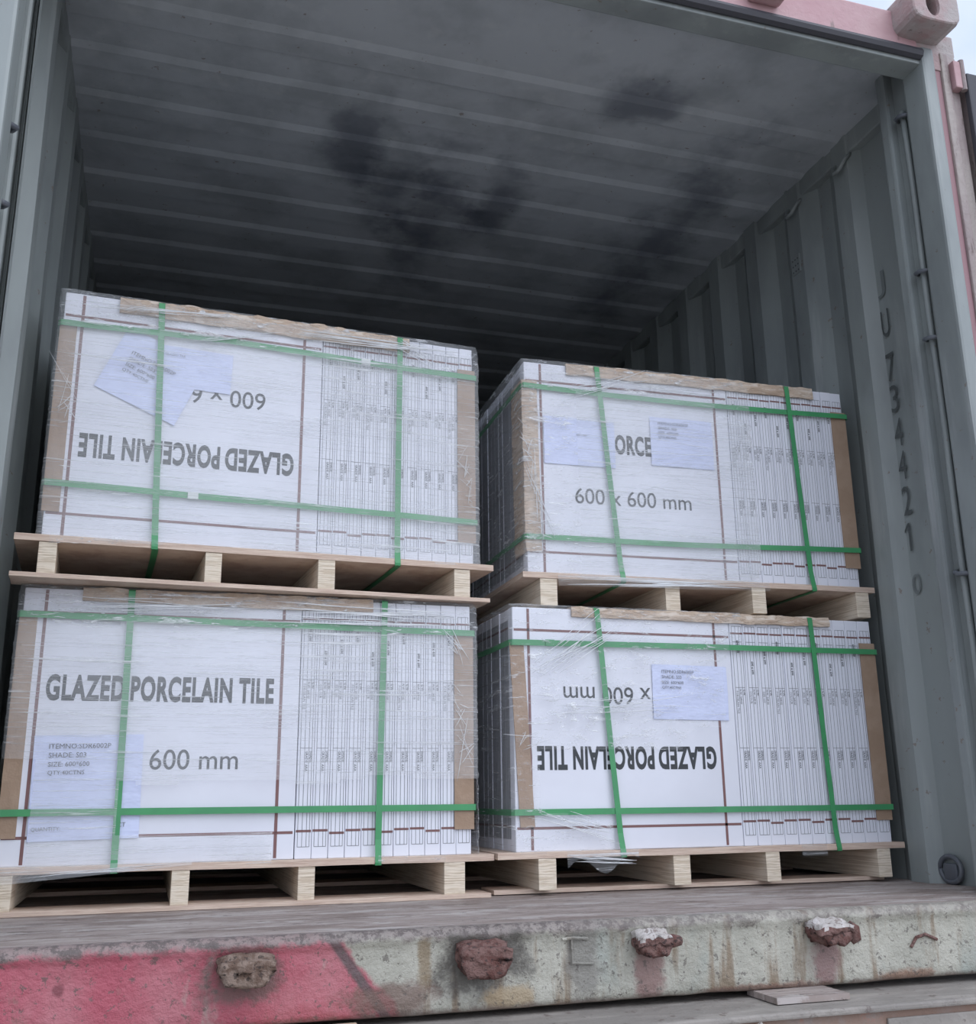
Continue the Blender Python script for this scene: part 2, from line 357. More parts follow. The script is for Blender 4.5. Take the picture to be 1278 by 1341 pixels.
def lump(name, x, z, sx, sz, mats, label, kind):
    """door keeper welded on the sill: a rounded stepped lug, pitted with rust"""
    p = MB(); b = bmesh.new(); bmesh.ops.create_cube(b, size=1)
    bmesh.ops.subdivide_edges(b, edges=b.edges[:], cuts=7, use_grid_fill=True)
    for v in b.verts:
        q = v.co.copy(); r = 1-.18*(abs(q.x)*2)**4
        yy = q.y*.055; zz = q.z*sz*r; xx = q.x*sx*(1-.28*max(0, -q.z)*2)
        if q.y < 0: zz -= .008*(q.z > 0)
        d = noise.noise(Vector((q.x*4+x*9+2.3, q.y*4, q.z*4)))*.006+noise.noise(Vector((q.x*11+x, q.y*11, q.z*11)))*.004
        v.co = Vector((xx+d, -.024+yy+d, zz+d*.8))
    up = []
    b.normal_update()
    i0 = p.mat(mats[0]); i1 = p.mat(mats[1])
    b.verts.index_update(); k = len(p.v); p.v += [tuple(v.co+Vector((x, 0, z))) for v in b.verts]
    for f in b.faces:
        p.f.append(tuple(k+v.index for v in f.verts)); c = f.calc_center_median(); p.mi.append(i1 if (c.z > sz*.16+.004*noise.noise(c*90)) else i0)
    b.free()
    if kind == 'tab':   # small lug sticking out to the right
        p.tube([(x+sx*.3, -.03, z+.004), (x+sx*.6, -.035, z+.002), (x+sx*.85, -.03, z+.001)], [.012, .013, .010], mats[0], 8)
    if kind == 'ring':
        p.tube([(x+sx*.42, -.04, z+sz*.3), (x+sx*.56, -.045, z+sz*.1), (x+sx*.58, -.045, z-sz*.25), (x+sx*.46, -.04, z-sz*.42)], [.008, .011, .011, .007], mats[0], 8)
    return tag(p.build(name, sl, smooth=True), label)
lump('cam_keeper', -.635, -.050, .098, .052, (M['knob_beige'], M['knob_beige']), 'dust-caked lug on the pink part of the sill', None)
lump('cam_keeper', -.19, -.055, .100, .064, (M['knob_rust'], M['knob_rust']), 'large dark red rusty lug on the sill', None)
lump('cam_keeper', .165, -.042, .070, .050, (M['knob_rust'], M['knob_top']), 'white-topped rusty lug with a short side tab', 'tab')
lump('cam_keeper', .583, -.040, .085, .050, (M['knob_rust'], M['knob_top']), 'white-topped rusty lug with a curled right end', 'ring')
mb = MB()   # the small weld scar letters-like ridge left of the middle and the curved one at the far right
mb.tube([(-.02, -.004, -.03), (.00, -.006, -.028), (.035, -.003, -.031)], .003, M['sill'], 6)
mb.tube([(.0, -.004, -.03), (.0, -.005, -.075), (.045, -.003, -.078)], .0025, M['sill'], 6)
mb.tube([(.80, -.003, -.085), (.815, -.005, -.065), (.84, -.005, -.060), (.87, -.003, -.072)], .0035, M['knob_rust'], 6)
mb.build('weld_scar', sl)

# header beam over the opening
mb = MB()
mb.box(-1.16, 1.16, 0, .05, 2.325, 2.44, M['pink'], .006)
mb.box(-1.20, 1.20, .010, .085, 2.285, 2.345, M['paint'], .004)
mb.box(-1.16, 1.16, .05, .12, 2.33, 2.44, M['paint'])
hd = tag(mb.build('trim_4'), 'faded pink header beam over the door opening', kind='structure')
mb = MB(); mb.tube([(-1.17, .004, 2.312), (0, .002, 2.312), (1.17, .004, 2.312)], .017, M['rubber'], 8); mb.build('gasket_lip', hd)
mb = MB(); mb.box(.60, .70, -.045, 0, 2.35, 2.43, M['pink'], .01); mb.box(.615, .685, -.05, -.035, 2.345, 2.385, M['dark_paint'], .006); tag(mb.build('cam_keeper', hd), 'pink lug welded on the header beam')

def post(s, xi, name, label):
    mb = MB()
    def bx(x0, x1, y0, y1, z0, z1, m, bev=.004): mb.box(min(s*x0, s*x1), max(s*x0, s*x1), y0, y1, z0, z1, m, bev)
    bx(xi, xi+.045, 0, .09, 0, 2.34, M['paint'], .008)
    bx(xi+.028, xi+.05, .08, .17, 0, 2.41, M['paint'], .003)
    bx(xi, xi+.04, .165, .205, 0, 2.41, M['paint'], .008)
    bx(xi+.042, xi+.066, .006, .06, 0, 2.33, M['pink_dark'], .003)
    bx(xi+.066, xi+.092, -.002, .08, 0, 2.33, M['post'], .004)
    bx(xi+.092, xi+.128, .008, .12, 0, 2.33, M['post'], .004)
    p = tag(mb.build(name), label, kind='structure')
    rod = MB(); pts = [(s*(xi+.016), .120+.002*math.sin(z*9), z) for z in [i*.115+.02 for i in range(20)]]
    rod.tube(pts, .009, M['paint'], 8); rod.build('lashing_rod', p, smooth=True)
    for z in (2.184, 1.675, 1.486 if s < 0 else 1.47, .80):
        c = MB(); c.tube([(s*(xi+.03), .155, z+.012), (s*(xi+.006), .14, z+.004), (s*(xi-.006), .115, z-.004), (s*(xi+.012), .095, z-.006), (s*(xi+.03), .09, z+.006)], .0065, M['dark_paint'], 7)
        c.build('lashing_hook', p, smooth=True)
    for z in (2.255, 1.62, 1.0, .3):
        h = MB(); h.box(min(s*(xi+.096), s*(xi+.124)), max(s*(xi+.096), s*(xi+.124)), -.016, .02, z-.045, z+.045, M['pink'], .004)
        h.tube([(s*(xi+.126), -.012, z-.05), (s*(xi+.126), -.012, z+.05)], .009, M['post'], 10); h.build('hinge', p)
    return p
pr = post(1, 1.17, 'trim_5', 'right corner post of the container with door hinges')
pl = post(-1, 1.205, 'trim_6', 'left corner post of the container')
# corner casting: hollow block with an oblong hole in its front and side
def casting(s, parent):
    x0, x1, y0, y1, z0, z1 = 1.082, 1.246, -.088, .09, 2.352, 2.475
    b = bmesh.new()
    mb = MB()
    cx, cz = (x0+x1)/2-.012, (z0+z1)/2-.006; n = 32; hw, hh = .021, .036
    def rect(k):   # point on the rounded rectangle outline at parameter k
        a = 2*math.pi*k/n; c, d = math.cos(a), math.sin(a); e = 5
        r = (abs(c)**e+abs(d)**e)**(-1/e); return ((x0+x1)/2+c*r*(x1-x0)/2, (z0+z1)/2+d*r*(z1-z0)/2)
    def hole(k, g=1):
        a = 2*math.pi*k/n; return (cx+math.cos(a)*hw*g, cz+math.sin(a)*hh*g)
    def ring(f, y, *a): return [(s*f(k, *a)[0] if a else s*f(k)[0], y, f(k, *a)[1] if a else f(k)[1]) for k in range(n)]
    def rin(y, inset):
        out = []
        for k in range(n):
            x, z = rect(k); out.append((s*(x+(cx-x)*inset), y, z+(cz-z)*inset))
        return out
    rings = [rin(y1, 0), rin(y0+.012, 0), rin(y0+.003, .03), rin(y0, .09), [(s*hole(k, 1.12)[0], y0, hole(k, 1.12)[1]) for k in range(n)], [(s*hole(k)[0], y0+.008, hole(k)[1]) for k in range(n)], [(s*hole(k)[0], y0+.035, hole(k)[1]) for k in range(n)], [(s*hole(k, 1.3)[0], y0+.036, hole(k, 1.3)[1]) for k in range(n)], [(s*hole(k, 1.3)[0], y1-.03, hole(k, 1.3)[1]) for k in range(n)]]
    vs = [v for R in rings for v in R]
    fs = [(i*n+k, i*n+(k+1) % n, (i+1)*n+(k+1) % n, (i+1)*n+k) for i in range(len(rings)-1) for k in range(n)]
    fs.append(tuple((len(rings)-1)*n+k for k in range(n))); fs.append(tuple(range(n)))
    mb.add(vs, fs, M['casting'])
    mb.box(min(s*1.085, s*1.295), max(s*1.085, s*1.295), .004, .08, 2.328, 2.40, M['casting'], .005); mb.box(min(s*1.172, s*1.29), max(s*1.172, s*1.29), .0025, .075, 2.27, 2.34, M['casting'], .004)
    return tag(mb.build('corner_casting', parent), 'rounded steel corner block with an oblong hole')
casting(1, pr); casting(-1, pl)
# open door leaf folded back beside the container
def door(s, name):
    mb = MB(); x0 = 1.318
    def bx(a, b_, y0, y1, z0, z1, m, bev=.004): mb.box(min(s*a, s*b_), max(s*a, s*b_), y0, y1, z0, z1, m, bev)
    bx(x0, x0+.045, .0, .07, .02, 2.26, M['post']); bx(x0, x0+.045, 1.08, 1.15, .02, 2.26, M['post'])
    bx(x0, x0+.045, .06, 1.09, 2.16, 2.26, M['post']); bx(x0, x0+.045, .06, 1.09, .02, .12, M['post'])
    for k in range(5): bx(x0+.01, x0+.035, .07, 1.08, .14+k*.41, .14+k*.41+.36, M['pink'], .01)
    d = tag(mb.build(name), 'open container door leaf folded back against the side', kind='structure')
    g = MB(); g.box(min(s*(x0-.012), s*(x0+.06)), max(s*(x0-.012), s*(x0+.06)), -.018, .0, .02, 2.265, M['rubber'], .005); g.build('gasket', d)
    return d
door(1, 'door_1'); door(-1, 'door_2')
# stencilled number down the right wall
mb = MB()
for ch, z, h, mt in [('J', 1.75, .088, 'stencil_faint'), ('U', 1.615, .09, 'stencil'), ('7', 1.467, .092, 'stencil'), ('3', 1.365, .088, 'stencil'), ('4', 1.255, .088, 'stencil'), ('4', 1.150, .088, 'stencil'), ('2', 1.040, .088, 'stencil'), ('1', .93, .085, 'stencil'), ('0', .80, .06, 'stencil_faint')]:
    w_ = .009 if ch == '1' else .036
    if ch == '1': mb.add([(1.2755, .419, z+h), (1.2755, .434, z+h*.78), (1.2755, .434, z+h*.68), (1.2755, .419, z+h*.84)], [(0, 1, 2, 3)], M[mt])
    put_text(mb, ch, M[mt], (1.2755, .428 if ch != '1' else .419, z), (0, -1, 0), (0, 0, 1), w_, h, 0)
mb.build('container_number', wr)
# lashing rings on the right wall
for (x, y, z) in [(1.244, .49, 2.27), (1.244, .77, 2.27)]:
    c = MB(); c.tube([(x+.02, y-.03, z+.03), (x-.01, y-.03, z+.0), (x-.022, y-.01, z-.03), (x-.022, y+.02, z-.03), (x-.01, y+.035, z+.0), (x+.02, y+.035, z+.03)], .007, M['paint'], 8); c.build('lashing_ring', wr, smooth=True)
c = MB(); c.tube([(1.268+.004*math.cos(a), .40+.046*math.cos(a), .040+.034*math.sin(a)) for a in [i*math.pi/8 for i in range(17)]], .007, M['dark_paint'], 8)
c.box(1.264, 1.279, .375, .425, .012, .055, M['dark_paint'], .003); c.build('lashing_ring', wr, smooth=True)
# vent cover of little holes near the top of the right wall
c = MB(); c.box(1.240, 1.246, .765, .815, 2.02, 2.09, M['paint'], .003)
for i in range(3):
    for j in range(3): c.tube([(1.2395, .775+i*.015, 2.03+j*.022), (1.243, .775+i*.015, 2.03+j*.022)], .0035, M['rubber'], 6)
c.build('vent_cover', wr)

# trailer under the container and the ground it stands on
mb = MB(); mb.box(-1.6, 1.6, -.15, .6, -.178, -.165, M['trailer'], .004); mb.box(-1.6, 1.6, -.135, -.12, -.34, -.178, M['trailer_rust'])
mb.box(-1.6, 1.6, -.06, -.045, -.34, -.178, M['trailer_rust'])
mb.box(-1.6, 1.6, .2, .6, -.30, -.178, M['trailer_rust'])
mb.box(-1.25, 1.25, .5, 5.9, -.178, -.153, M['trailer'])
tr = tag(mb.build('trailer_frame'), 'grey steel trailer beam with rusty web under the container sill', 'trailer')
mb = MB(); mb.box(.62, .95, -.141, -.135, -.26, -.192, M['trailer'], .003); mb.build('side_plate', tr)
mb = MB(); mb.tube([(.315, -.16, -.178), (.325, -.165, -.195), (.335, -.165, -.24)], .008, M['trailer'], 8); mb.build('hook', tr)
o = MB().slab([(.405, .03, -.163), (.575, .03, -.163), (.575, -.085, -.163), (.405, -.085, -.163)], (0, 0, 1), .012, M['floor']).build('steel_plate')
tag(o, 'flat brown plate lying on the trailer beam right of centre', 'plate')
o = MB().slab([(-.62, .0, -.163), (-.43, .0, -.163), (-.43, -.10, -.163), (-.62, -.10, -.163)], (0, 0, 1), .009, M['ply']).build('wood_plate')
tag(o, 'pale flat wooden piece under the pink part of the sill', 'plate')
mb = MB(); mb.add([(-60, -60, -1.35), (60, -60, -1.35), (60, 60, -1.35), (-60, 60, -1.35)], [(0, 1, 2, 3)], M['ground']); tag(mb.build('ground'), kind='structure')

# ================================================================== the four loads
# frame of a load: u along its front, d into the container, z up
LOADS = {
 'LL': dict(o=(-1.1389, .5799), yaw=.0059, z=0.0, name='lower left'),
 'UL': dict(o=(-1.1099, .5210), yaw=.0609, z=.749, name='upper left'),
 'LR': dict(o=(.0800, .5695), yaw=-.0048, z=0.002, name='lower right'),
 'UR': dict(o=(.1412, .6057), yaw=-.0271, z=.741, name='upper right')}
def put(ob, L, u=0, d=0, z=0, rx=0, ry=0, rz=0):
    c, s = math.cos(L['yaw']), math.sin(L['yaw'])
    ob.location = (L['o'][0]+u*c-d*s, L['o'][1]+u*s+d*c, L['z']+z); ob.rotation_euler = (rx, ry, L['yaw']+rz); return ob
RWS = {'LL': 1.107, 'UL': 1.091, 'LR': 1.136, 'UR': 1.068}
PH = .104      # pallet height to the top of the deck
CH = .635      # carton height
CW = .657; CT = .0405; NE = 11
DEP = 1.12
def pallet(key, stringers, u0, u1, b0, b1, plank_back, label):
    L = LOADS[key]; root = empty('wooden_pallet', (0, 0, 0)); put(root, L)
    tag(root, label, 'pallet', 'plywood pallets under the tile loads')
    f0 = -.018
    mb = MB(); n = 24
    vs = []
    for j, (dd, zz) in enumerate([(f0, PH-.016), (f0, PH), (DEP, PH), (DEP, PH-.016)]):
        for i in range(n+1):
            u = u0+(u1-u0)*i/n; sag = .0015*noise.noise(Vector((u*3, L['z']*5+L['o'][0], 0)))
            vs.append((u, dd+(.002*noise.noise(Vector((u*9, 1, L['z']))) if j < 2 else 0), zz+sag))
    fs = [(j*(n+1)+i, j*(n+1)+i+1, ((j+1) % 4)*(n+1)+i+1, ((j+1) % 4)*(n+1)+i) for j in range(4) for i in range(n)]
    fs += [(0, n+1, 2*(n+1), 3*(n+1)), (n, 2*n+1, 3*n+2, 4*n+3)]
    mb.add(vs, fs, M['plyedge']); dk = mb.build('deck', root)
    for (a, b_) in stringers:
        q = MB(); q.box(a, b_, f0+.003+random.uniform(-.003, .003), DEP-.01, .0115, PH-.0165, M['stringer'], .0012); q.build('stringer', root)
    for (d0, d1) in [(f0-.004+plank_back, .09+plank_back), (.50, .62), (DEP-.12, DEP)]:
        q = MB(); q.box(b0, b1, d0, d1, 0.0005, .0115, M['plyedge'], .001); q.build('bottom_board', root)
    return root
pallet('LL', [(-.022, .038), (.377, .417), (.668, .708), (1.029, 1.083)], -.07, 1.160, -.07, 1.15, 0, 'pale plywood pallet standing on the floor at left, under the lower left load')
pallet('UL', [(-.002, .038), (.379, .419), (.660, .704), (1.029, 1.074)], -.057, 1.141, -.059, 1.129, 0, 'pale plywood pallet under the upper left load, resting on the load below it')
pallet('LR', [(.054, .102), (.434, .483), (.711, .754), (1.068, 1.111)], -.054, 1.162, -.05, 1.12, .055, 'pale plywood pallet standing on the floor at right, under the lower right load')
pallet('UR', [(.030, .080), (.409, .454), (.684, .729), (1.035, 1.080)], -.020, 1.102, -.01, 1.09, .075, 'pale plywood pallet under the upper right load, resting on the load below it')

# ---- cartons
F = -.0006
def crinkle_box(mb, x0, x1, y0, y1, z0, z1, m, bev=.003): mb.box(x0, x1, y0, y1, z0, z1, m, bev)
def hl(mb, x0, x1, z, w, m, y=F, sk=0): mb.add([(x0, y, z-w/2), (x1, y, z-w/2+sk), (x1, y, z+w/2+sk), (x0, y, z+w/2)], [(0, 1, 2, 3)], m)
def vl(mb, x, z0, z1, w, m, y=F, sk=0): mb.add([(x-w/2, y, z0), (x+w/2, y, z0), (x+w/2+sk, y, z1), (x-w/2+sk, y, z1)], [(0, 1, 2, 3)], m)
def face_mesh(flip):
    mb = MB(); crinkle_box(mb, 0, CW, 0, CT-.0012, 0, CH, M['carton'])
    t = MB()
    vl(t, .050, 0.004, CH-.004, .0075, M['brownink']); vl(t, .612, 0.004, CH-.004, .0075, M['brownink'])
    hl(t, .004, CW-.004, .062, .0065, M['brownink']); hl(t, .004, CW-.004, CH-.058, .0065, M['brownink'])
    for wd, ua, ub in (('GLAZED', .067, .243), ('PORCELAIN', .256, .493), ('TILE', .509, .594)): put_text(t, wd, M['ink'], (ua, F, .369), (1, 0, 0), (0, 0, 1), ub-ua, .062, .042, 4)
    put_text(t, '600 x 600 mm', M['ink'], (.148, F, .211), (1, 0, 0), (0, 0, 1), .367, .047, .003, 5)
    if flip: t.v = [(CW-a, b_, CH-c) for a, b_, c in t.v]
    t.v = [v for v in t.v]
    k = len(mb.v); mb.v += t.v
    for f, i in zip(t.f, t.mi): mb.f.append(tuple(k+a for a in f)); mb.mi.append(mb.mat(t.mats[i]))
    return mb.mesh('carton_face')
def edge_print(mb, w, variant):
    I = M['grey_ink_and_shade']; z = lambda a: a
    rnd = random.Random(variant)
    hl(mb, .0015, w-.0015, .062+rnd.uniform(-.004, .004), .0055, M['brownink']); hl(mb, .0015, w-.0015, CH-.052+rnd.uniform(-.003, .003), .005, M['brownink'])
    for x in (.006, .0165, .027, .0345): vl(mb, x, .028, CH-.03, .0011, I)
    for zz in (.028, .262, .43, CH-.075, CH-.03): hl(mb, .006, .0345, zz, .0011, I)
    for x, s_, z1 in ((.0185, 'GRADE: AAA', .255), (.0285, 'SHADE:', .255), (.0185, 'N.W.: 26KGS', .425), (.0285, 'G.W.', .425)):
        put_text(mb, s_, M['ink'], (x, F, z1), (0, 0, -1), (1, 0, 0), None, .0062 if s_[0] != 'N' else .0055, .008, 1)
    put_text(mb, ['PORCELAIN TILE', 'SIZE: 600', 'COLOUR'][variant % 3], I, (.0080, F, .42), (0, 0, -1), (1, 0, 0), None, .0060, .0, 1)
    put_text(mb, '600 x 600', M['ink'], (.0180, F, .565-.03*(variant % 3)), (0, 0, -1), (1, 0, 0), None, .0075, .03, 1)
def edge_mesh(variant):
    mb = MB(); crinkle_box(mb, 0, CT-.0009, 0, .61, 0, CH, M['carton'], .002); edge_print(mb, CT-.0009, variant); return mb.mesh('carton_edge')
FM = {False: face_mesh(False), True: face_mesh(True)}
EM = [edge_mesh(i) for i in range(3)]
# plain side of a face-on carton, narrow side with print and wide grey bands painting in shade
def stack_mesh():
    mb = MB(); crinkle_box(mb, 0, CW, 0, CT-.0012, 0, CH, M['carton'], .002)
    for z_ in (.062, CH-.052): mb.add([(-.0006, .002, z_-.003), (-.0006, CT-.003, z_-.003), (-.0006, CT-.003, z_+.003), (-.0006, .002, z_+.003)], [(0, 1, 2, 3)], M['brownink'])
    for y_, w_ in ((.004, .003), (.010, .0045), (.018, .0045), (.026, .0045), (.034, .003)): mb.add([(-.0006, y_, .03), (-.0006, y_+w_, .03), (-.0006, y_+w_, CH-.03), (-.0006, y_, CH-.03)], [(0, 1, 2, 3)], M['grey_ink_and_shade'])
    return mb.mesh('carton_stacked')
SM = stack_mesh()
ordn = ['first', 'second', 'third', 'fourth', 'fifth', 'sixth', 'seventh', 'eighth', 'ninth', 'tenth', 'eleventh']
face_lab = {'LL': 'white tile carton facing the door, upright lettering above 600 mm, in the lower left load',
 'UL': 'white tile carton with upside-down lettering behind a tilted paper, in the upper left load',
 'LR': 'white tile carton facing the door, upside-down lettering, in the lower right load',
 'UR': 'white tile carton facing the door, upright 600 x 600 mm, in the upper right load'}
for key, flip in (('LL', False), ('UL', True), ('LR', True), ('UR', False)):
    L = LOADS[key]
    o = bpy.data.objects.new('tile_carton', FM[flip]); C.objects.link(o); put(o, L, 0, 0, PH); tag(o, face_lab[key], 'carton', 'cartons facing the door')
    for k in range(1, 20):
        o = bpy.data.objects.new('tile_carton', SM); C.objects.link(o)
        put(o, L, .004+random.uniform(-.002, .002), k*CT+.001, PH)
        if key[1] == 'R' and k <= 6: lab = 'white tile carton, %s behind the front one on the %s load’s shaded side' % (ordn[k-1], L['name'])
        else: lab = 'white tile carton deep in the face-on stack of the %s load' % L['name']
        tag(o, lab.replace('’', "'"), 'carton', 'cartons stacked behind the front one of the %s load' % L['name'])
    for k in range(NE):
        o = bpy.data.objects.new('tile_carton', EM[(k*2+len(key)+ord(key[0])) % 3]); C.objects.link(o)
        dz = 0
        ct = (RWS[key]-CW-.003)/NE; put(o, L, CW+.002+k*ct, random.uniform(0, .003), PH+dz); o.scale.x = ct/CT
        lab = ('white tile carton standing edge-on, %s from the big lettered carton, in the %s load' % (ordn[k], L['name'])) if k < NE-1 else 'white edge-on tile carton behind the right corner board of the %s load' % L['name']
        tag(o, lab, 'carton', 'edge-on cartons of the %s load' % L['name'])
    if key[1] == 'R': continue
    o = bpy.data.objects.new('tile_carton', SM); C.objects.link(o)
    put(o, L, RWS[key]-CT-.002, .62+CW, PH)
    o.rotation_euler = (0, 0, L['yaw']-math.pi/2)
    tag(o, 'white tile carton in the second row at the right flank of the %s load' % L['name'], 'carton')

# ---- paper sheets on the load fronts
def sheet(key, u, z, w_, h_, rot, lines, label, curl=.004, txt_at=(.08, .12), th=.0078, extra=()):
    """u, z: lower left corner before rotation about it; z measured from the load's own base"""
    L = LOADS[key]; mb = MB(); n = 14
    ca, sa = math.cos(rot), math.sin(rot)
    def P(a, b_, lift=0):
        x = a*w_; y = b_*h_; bulge = .0015*noise.noise(Vector((a*4, b_*4, u*9)))+.0018*noise.noise(Vector((a*9+b_*7, b_*3, 2)))
        return (x*ca-y*sa, -.0035-bulge*1.0-lift, x*sa+y*ca)
    for lay in (0, -.0004):
        vs = [P(i/n, j/n, lay) for j in range(n+1) for i in range(n+1)]
        mb.add(vs, [(j*(n+1)+i, j*(n+1)+i+1, (j+1)*(n+1)+i+1, (j+1)*(n+1)+i) for j in range(n) for i in range(n)], M['paper'])
    for i, s_ in enumerate(lines):
        zz = h_*(1-txt_at[1])-i*th*1.75-th; xx = w_*txt_at[0]
        o_ = (xx*ca-zz*sa, -.0072, xx*sa+zz*ca)
        put_text(mb, s_, M['ink'], o_, (ca, 0, sa), (-sa, 0, ca), None, th, .0, 2)
    for (s_, a, b_, hh) in extra:
        xx = w_*a; zz = h_*b_; put_text(mb, s_, M['grey_ink_and_shade'], (xx*ca-zz*sa, -.0072, xx*sa+zz*ca), (ca, 0, sa), (-sa, 0, ca), None, hh, .0, 2)
    o = mb.build('paper_label', smooth=True); put(o, L, u, 0, z); tag(o, label, 'label'); return o
IT = ['ITEMNO:SDR6002P', 'SHADE: S03', 'SIZE: 600*600', 'QTY:40CTNS']
sheet('LL', .058, .157, .240, .235, .02, IT, 'white paper label with item text, low at left on the lower left load', txt_at=(.14, .08), th=.0115, extra=(('QUANTITY:', .03, .09, .010), ('CT', .80, .11, .010)))
sheet('UL', .085, 1.245-.749, .215, .185, -.40, IT, 'tilted white paper label high at left on the upper left load', txt_at=(.18, .30), th=.0100)
sheet('UL', .232, 1.268-.749, .185, .110, -.03, [], 'white paper sheet half covering the upside-down size text on the upper left load', extra=(('GLAZED TILE', .08, .75, .006),))
sheet('UR', .393, 1.188-.741, .205, .153, .0, IT, 'white paper label over the lettering of the upper right load', txt_at=(.12, .10), th=.0085)
sheet('UR', .056, 1.17-.741, .221, .145, .0, [], 'blank white paper sheet at the left of the upper right load', extra=(('600 x 600', .45, .62, .006),))
sheet('LR', .404, .443, .232, .150, -.01, IT, 'white paper label high in the middle of the lower right load', txt_at=(.12, .10), th=.0085)

# ---- corner boards (folded cardboard) and the boards along the top edge
def corner_board(key, u, z0, z1, side, w0, label, lean=0, mat='board', crumple=.0015, wf=.05, leg=.10):
    L = LOADS[key]; mb = MB(); n = 26; t = .004; s = side   # side -1 left corner, +1 right corner
    pr_ = [(0, leg), (0, leg*.5), (0, -t), (-s*wf*.5, -t), (-s*wf, -t), (-s*wf, -.0012), (-s*wf*.5, -.0012), (-s*t, -.0012), (-s*t, leg*.5-.0005), (-s*t, leg-.0005)]
    pr_ = [(a+s*t, b_) for a, b_ in pr_]
    vs = []
    for j in range(n+1):
        z = z0+(z1-z0)*j/n
        for a, b_ in pr_:
            c1 = noise.noise(Vector((z*22, a*30+u*5, b_*30)))*crumple; 
            vs.append((a+c1*.6+lean*(z-z0)/(z1-z0), b_-abs(c1), z-z0))
    m_ = len(pr_)
    mb.add(vs, [(j*m_+i, j*m_+(i+1) % m_, (j+1)*m_+(i+1) % m_, (j+1)*m_+i) for j in range(n) for i in range(m_)], M[mat])
    mb.add([vs[i] for i in range(m_)], [tuple(range(m_))], M[mat]); mb.add([vs[n*m_+i] for i in range(m_)], [tuple(range(m_))], M[mat])
    o = mb.build('corner_board'); put(o, L, u, 0, z0); tag(o, label, 'corner protector', 'upright cardboard corner boards'); return o

for key, lm, ll, cr, zt_, wl_ in (('LL', 'board', 0, .001, .68, .04), ('UL', 'board', 0, .001, .655, .04), ('LR', 'board', -.022, .0015, .64, .040), ('UR', 'topboard', -.004, .006, .68, .048)):
    nm = LOADS[key]['name']
    corner_board(key, (.016 if key == 'LR' else -.002), .165, zt_, -1, 0, 'brown cardboard corner board at the left edge of the %s load' % nm, ll, lm, cr, wl_, .10 if key != 'LR' else -.0004)
    corner_board(key, RWS[key]+.001, .165, .672, 1, 0, 'brown cardboard corner board at the right edge of the %s load' % nm, 0, 'board', .001 if key != 'UL' else .002, .052)
def top_board(key, u0, u1, za, zb, drop, label, cr=.005):
    L = LOADS[key]; mb = MB(); n = 60; t = .004; vs = []
    pr_ = [(-t-.003, -drop), (-t-.004, -drop*.5), (-t-.001, t), (.03, t+.001), (.06, t), (.06, .0015), (.03, .0015), (0, .001), (-.002, -drop*.5), (-.002, -drop)]
    for i in range(n+1):
        u = u0+(u1-u0)*i/n; zz = za+(zb-za)*i/n
        for k, (d, z) in enumerate(pr_):
            c1 = noise.noise(Vector((u*18, d*25, z*25+L['z'])))*cr; c2 = noise.noise(Vector((u*45, d*40, z*40)))*cr*.4
            vs.append((u-u0, d-abs(c1)*(k < 3)-abs(c2), z+(c1*.9+c2 if k < 3 else max(c1, 0)*.5)+zz-za))
    m_ = len(pr_)
    mb.add(vs, [(j*m_+i, j*m_+(i+1) % m_, (j+1)*m_+(i+1) % m_, (j+1)*m_+i) for j in range(n) for i in range(m_)], M['topboard'])
    mb.add([vs[i] for i in range(m_)], [tuple(range(m_))], M['topboard']); mb.add([vs[n*m_+i] for i in range(m_)], [tuple(range(m_))], M['topboard'])
    o = mb.build('edge_board'); put(o, L, u0, 0, za); tag(o, label, 'edge protector', 'crumpled cardboard boards along the top edges')
ZT = PH+CH
top_board('LL', .13, .84, ZT+.001, ZT+.001, .030, 'crumpled cardboard strip along the top edge of the lower left load')
top_board('UL', .13, .90, ZT+.001, ZT+.001, .040, 'crumpled cardboard strip along the top edge of the upper left load', .008)
top_board('LR', .17, .99, ZT+.001, ZT+.001, .024, 'crumpled cardboard strip along the top edge of the lower right load')
top_board('UR', .13, .96, ZT+.001, ZT+.001, .032, 'crumpled cardboard strip along the top edge of the upper right load')

